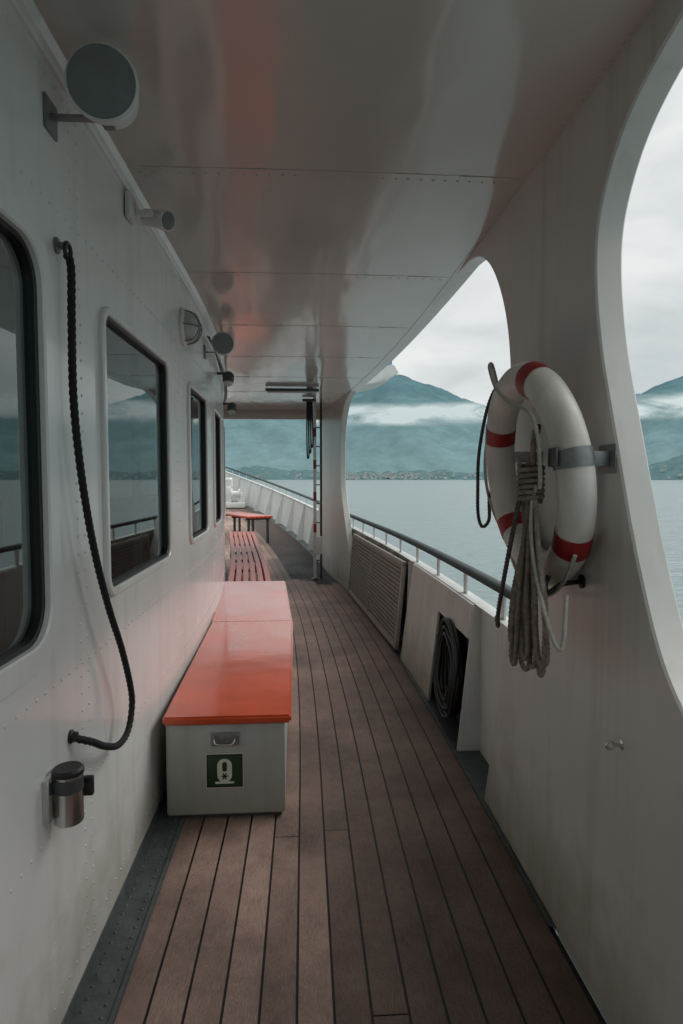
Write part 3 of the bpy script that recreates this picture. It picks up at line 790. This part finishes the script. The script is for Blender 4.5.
# ------------------------------------------------------------------ mountains
def interp(tab, a):
    for (a0, v0), (a1, v1) in zip(tab, tab[1:]):
        if a0 <= a <= a1:
            t = (a-a0)/(a1-a0)
            return v0+(v1-v0)*t
    return tab[-1][1]
RT = [(-180, .13), (-150, .10), (-120, .15), (-90, .11), (-60, .14), (-30, .15), (-14, .145), (-8, .15), (-3, .155), (0, .15), (3.9, .145), (5.2, .153), (6.7, .163), (7.6, .168), (8.2, .172), (9.1, .174), (10, .168), (10.8, .160), (11.8, .155), (13, .144), (14, .133), (15.1, .129), (16.3, .121), (18, .110), (22, .095), (26, .105), (29, .121), (31, .137), (33, .151), (36, .165), (42, .15), (48, .17), (56, .13), (66, .16), (78, .12), (92, .14), (110, .10), (130, .14), (155, .11), (180, .13)]
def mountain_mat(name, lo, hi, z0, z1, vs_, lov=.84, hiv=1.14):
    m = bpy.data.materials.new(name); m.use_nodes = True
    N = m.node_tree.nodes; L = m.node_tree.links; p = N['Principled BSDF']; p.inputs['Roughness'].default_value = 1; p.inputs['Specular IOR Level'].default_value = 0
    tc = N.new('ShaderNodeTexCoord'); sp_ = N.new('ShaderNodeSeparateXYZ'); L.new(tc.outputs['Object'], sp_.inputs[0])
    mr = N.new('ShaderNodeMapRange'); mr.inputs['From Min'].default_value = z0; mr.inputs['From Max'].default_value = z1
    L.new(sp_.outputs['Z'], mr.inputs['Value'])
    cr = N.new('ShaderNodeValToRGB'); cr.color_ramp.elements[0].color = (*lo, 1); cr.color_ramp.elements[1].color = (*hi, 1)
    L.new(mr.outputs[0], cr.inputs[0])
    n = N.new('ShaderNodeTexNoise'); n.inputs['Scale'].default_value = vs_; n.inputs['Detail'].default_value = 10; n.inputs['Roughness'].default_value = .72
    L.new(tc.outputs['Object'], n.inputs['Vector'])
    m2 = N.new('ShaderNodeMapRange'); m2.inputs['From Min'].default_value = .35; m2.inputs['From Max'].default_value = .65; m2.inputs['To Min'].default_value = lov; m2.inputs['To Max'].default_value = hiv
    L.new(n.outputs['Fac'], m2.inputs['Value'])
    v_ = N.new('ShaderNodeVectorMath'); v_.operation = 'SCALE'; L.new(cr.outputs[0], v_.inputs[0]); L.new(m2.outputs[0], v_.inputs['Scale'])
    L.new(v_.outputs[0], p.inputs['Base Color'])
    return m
def ring(name, tabf, R0, R1, rows, m, amp, rid, step=.3, a0=-180, a1=180):
    vs = []; fs = []; n = int((a1-a0)/step)+1
    for i in range(n):
        az = a0+i*step; a = R(az); H = tabf(az)*R1
        for k in range(rows):
            f = k/(rows-1); rad = R0+(R1-R0)*f
            x, y = rad*math.sin(a), rad*math.cos(a)
            nz = noise.fractal(Vector((x, y, 0))*rid, 1.0, 2.1, 7)
            prof_ = f**.85
            z = ZW-2+(H+3)*prof_+nz*amp*min(1, f*3)*(1 if f < 1 else .35)
            if k == rows-1: z = ZW-2+H+nz*amp*.35+noise.noise(Vector((az*1.7, 5, 0)))*7
            vs.append((x, y, z))
    for i in range(n-1):
        for k in range(rows-1):
            fs.append((i*rows+k, (i+1)*rows+k, (i+1)*rows+k+1, i*rows+k+1))
    return mesh(name, vs, fs, m, None, True, 180)
mm = mountain_mat('misty_mountain', (.155, .235, .245), (.088, .165, .18), 60, 560, .012, .84, 1.14)  # distance haze painted into the slope colour, palest towards the foot
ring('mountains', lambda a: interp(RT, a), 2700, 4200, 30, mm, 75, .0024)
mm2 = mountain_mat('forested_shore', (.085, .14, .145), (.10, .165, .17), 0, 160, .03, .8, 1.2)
def shore(a):
    return .014+.006*noise.noise(Vector((a*.35, 3, 0)))+.045*math.exp(-((a-37)/5)**2)+.006*math.exp(-((a+5)/5)**2)+.003*noise.noise(Vector((a*1.3, 9, 0)))
ring('shore_hills', shore, 2350, 2750, 10, mm2, 7, .008, .12, -70, 110)
vm = mat('village_plaster', (.42, .46, .45), .9, var=.4, vscale=.1)
random.seed(5); bm = bmesh.new()
for i in range(230):
    az = random.choice([random.gauss(9, 4), random.gauss(4, 2), random.uniform(-6, 40)]); f = random.random()**1.5*.6
    rad = 2350+400*f; a = R(az); h = ZW+shore(az)*2750*f**.85
    s_ = random.uniform(4, 10); rot = Matrix.Rotation(random.random()*3, 3, 'Z')
    cx, cy = rad*math.sin(a), rad*math.cos(a)
    addbox(bm, Vector((cx, cy, h+5)), (s_*1.4, s_, random.uniform(6, 10)), rot)
bmobj('village', bm, vm, None, False)

# mist
cm = bpy.data.materials.new('mist_cloud'); cm.use_nodes = True
N = cm.node_tree.nodes; L = cm.node_tree.links; N.clear()
o = N.new('ShaderNodeOutputMaterial'); mxs = N.new('ShaderNodeMixShader'); tr = N.new('ShaderNodeBsdfTransparent')
df = N.new('ShaderNodeBsdfDiffuse'); tl = N.new('ShaderNodeBsdfTranslucent'); m5 = N.new('ShaderNodeMixShader'); m5.inputs[0].default_value = .5
for q in (df, tl): q.inputs['Color'].default_value = (.96, .98, .98, 1)
L.new(df.outputs[0], m5.inputs[1]); L.new(tl.outputs[0], m5.inputs[2]); L.new(tr.outputs[0], mxs.inputs[1]); L.new(m5.outputs[0], mxs.inputs[2]); L.new(mxs.outputs[0], o.inputs[0])
uvm = N.new('ShaderNodeUVMap'); uvm.uv_map = 'UVMap'; sp_ = N.new('ShaderNodeSeparateXYZ'); L.new(uvm.outputs[0], sp_.inputs[0])
tc = N.new('ShaderNodeTexCoord'); mp = N.new('ShaderNodeMapping'); mp.inputs['Scale'].default_value = (.0035, .0035, .012)
L.new(tc.outputs['Object'], mp.inputs[0])
n = N.new('ShaderNodeTexNoise'); n.inputs['Scale'].default_value = 1; n.inputs['Detail'].default_value = 7; n.inputs['Roughness'].default_value = .6; n.inputs['Distortion'].default_value = .5
L.new(mp.outputs[0], n.inputs['Vector'])
def mth(op, a, b=None, c=None, clamp=False):
    m_ = N.new('ShaderNodeMath'); m_.operation = op; m_.use_clamp = clamp
    for i, v in enumerate((a, b, c)):
        if v is None: continue
        if isinstance(v, (int, float)): m_.inputs[i].default_value = v
        else: L.new(v, m_.inputs[i])
    return m_.outputs[0]
v = sp_.outputs['Y']
bell = mth('MULTIPLY', mth('MULTIPLY', v, mth('SUBTRACT', 1, v)), 4)
nn = mth('MULTIPLY_ADD', n.outputs['Fac'], 3.2, -.95)
al = mth('MULTIPLY', mth('MULTIPLY', nn, bell, None, True), bell, None, True)
al = mth('MULTIPLY', mth('MULTIPLY', al, 2.4, None, True), .93)
L.new(al, mxs.inputs[0])
def mist(name, a0, a1, e0, e1, rad):
    vs = []; fs = []; uv = []
    n_ = 60
    for i in range(n_+1):
        a = R(a0+(a1-a0)*i/n_)
        for k in range(2):
            e_ = e0 if k == 0 else e1
            vs.append((rad*math.sin(a), rad*math.cos(a), e_*rad)); uv.append((i/n_, k))
    for i in range(n_): fs.append((2*i, 2*i+1, 2*i+3, 2*i+2))
    ob = mesh(name, vs, fs, cm); ul = ob.data.uv_layers.new(name='UVMap')
    for i, l_ in enumerate(ob.data.loops): ul.data[i].uv = uv[l_.vertex_index]
mist('mist_bank', 1, 60, .084, .128, 2650)

# ------------------------------------------------------------------ world
world = bpy.data.worlds.new('World'); sc.world = world; world.use_nodes = True
N = world.node_tree.nodes; L = world.node_tree.links
bg = N['Background']; bg.inputs['Strength'].default_value = .1
SE, SR = R(42), R(62)
sky = N.new('ShaderNodeTexSky'); sky.sky_type = 'NISHITA'; sky.sun_disc = False; sky.sun_elevation = SE; sky.sun_rotation = SR
tc = N.new('ShaderNodeTexCoord'); mp = N.new('ShaderNodeMapping'); mp.inputs['Scale'].default_value = (1.2, 1.2, 4.2)
L.new(tc.outputs['Generated'], mp.inputs[0])
n = N.new('ShaderNodeTexNoise'); n.inputs['Scale'].default_value = 2.1; n.inputs['Detail'].default_value = 8; n.inputs['Roughness'].default_value = .5; n.inputs['Distortion'].default_value = .35
L.new(mp.outputs[0], n.inputs['Vector'])
cr = N.new('ShaderNodeValToRGB'); e = cr.color_ramp.elements
e[0].position = .36; e[0].color = (.53, .58, .59, 1); e[1].position = .62; e[1].color = (.80, .81, .80, 1)
L.new(n.outputs['Fac'], cr.inputs[0])
sp_ = N.new('ShaderNodeSeparateXYZ'); L.new(tc.outputs['Generated'], sp_.inputs[0])
mr = N.new('ShaderNodeMapRange'); mr.interpolation_type = 'SMOOTHSTEP'
mr.inputs['From Min'].default_value = .45; mr.inputs['From Max'].default_value = .8; mr.inputs['To Min'].default_value = 10.6; mr.inputs['To Max'].default_value = 26.
L.new(sp_.outputs['Z'], mr.inputs['Value'])
v_ = N.new('ShaderNodeVectorMath'); v_.operation = 'SCALE'; L.new(cr.outputs[0], v_.inputs[0]); L.new(mr.outputs[0], v_.inputs['Scale'])
mx = N.new('ShaderNodeMix'); mx.data_type = 'RGBA'; mx.inputs['Factor'].default_value = .95
L.new(sky.outputs[0], mx.inputs['A']); L.new(v_.outputs[0], mx.inputs['B']); L.new(mx.outputs['Result'], bg.inputs['Color'])

sd = bpy.data.lights.new('sun', 'SUN'); sd.energy = 1.5; sd.angle = R(40); sd.color = (1, .97, .93)
so = bpy.data.objects.new('sun', sd); COL.objects.link(so)
az = SR; dv = Vector((math.sin(az)*math.cos(SE), math.cos(az)*math.cos(SE), math.sin(SE)))
so.rotation_euler = dv.to_track_quat('Z', 'Y').to_euler()

# ------------------------------------------------------------------ camera
cd = bpy.data.cameras.new('camera'); cd.sensor_fit = 'VERTICAL'; cd.sensor_height = 36; cd.lens = 21.1
cd.clip_start = .02; cd.clip_end = 30000
co = bpy.data.objects.new('camera', cd); COL.objects.link(co)
co.location = (0, 0, 1.6); co.rotation_euler = (R(90-3.2), 0, R(-3.57))
sc.camera = co
sc.view_settings.view_transform = 'Standard'; sc.view_settings.look = 'None'; sc.view_settings.exposure = 0
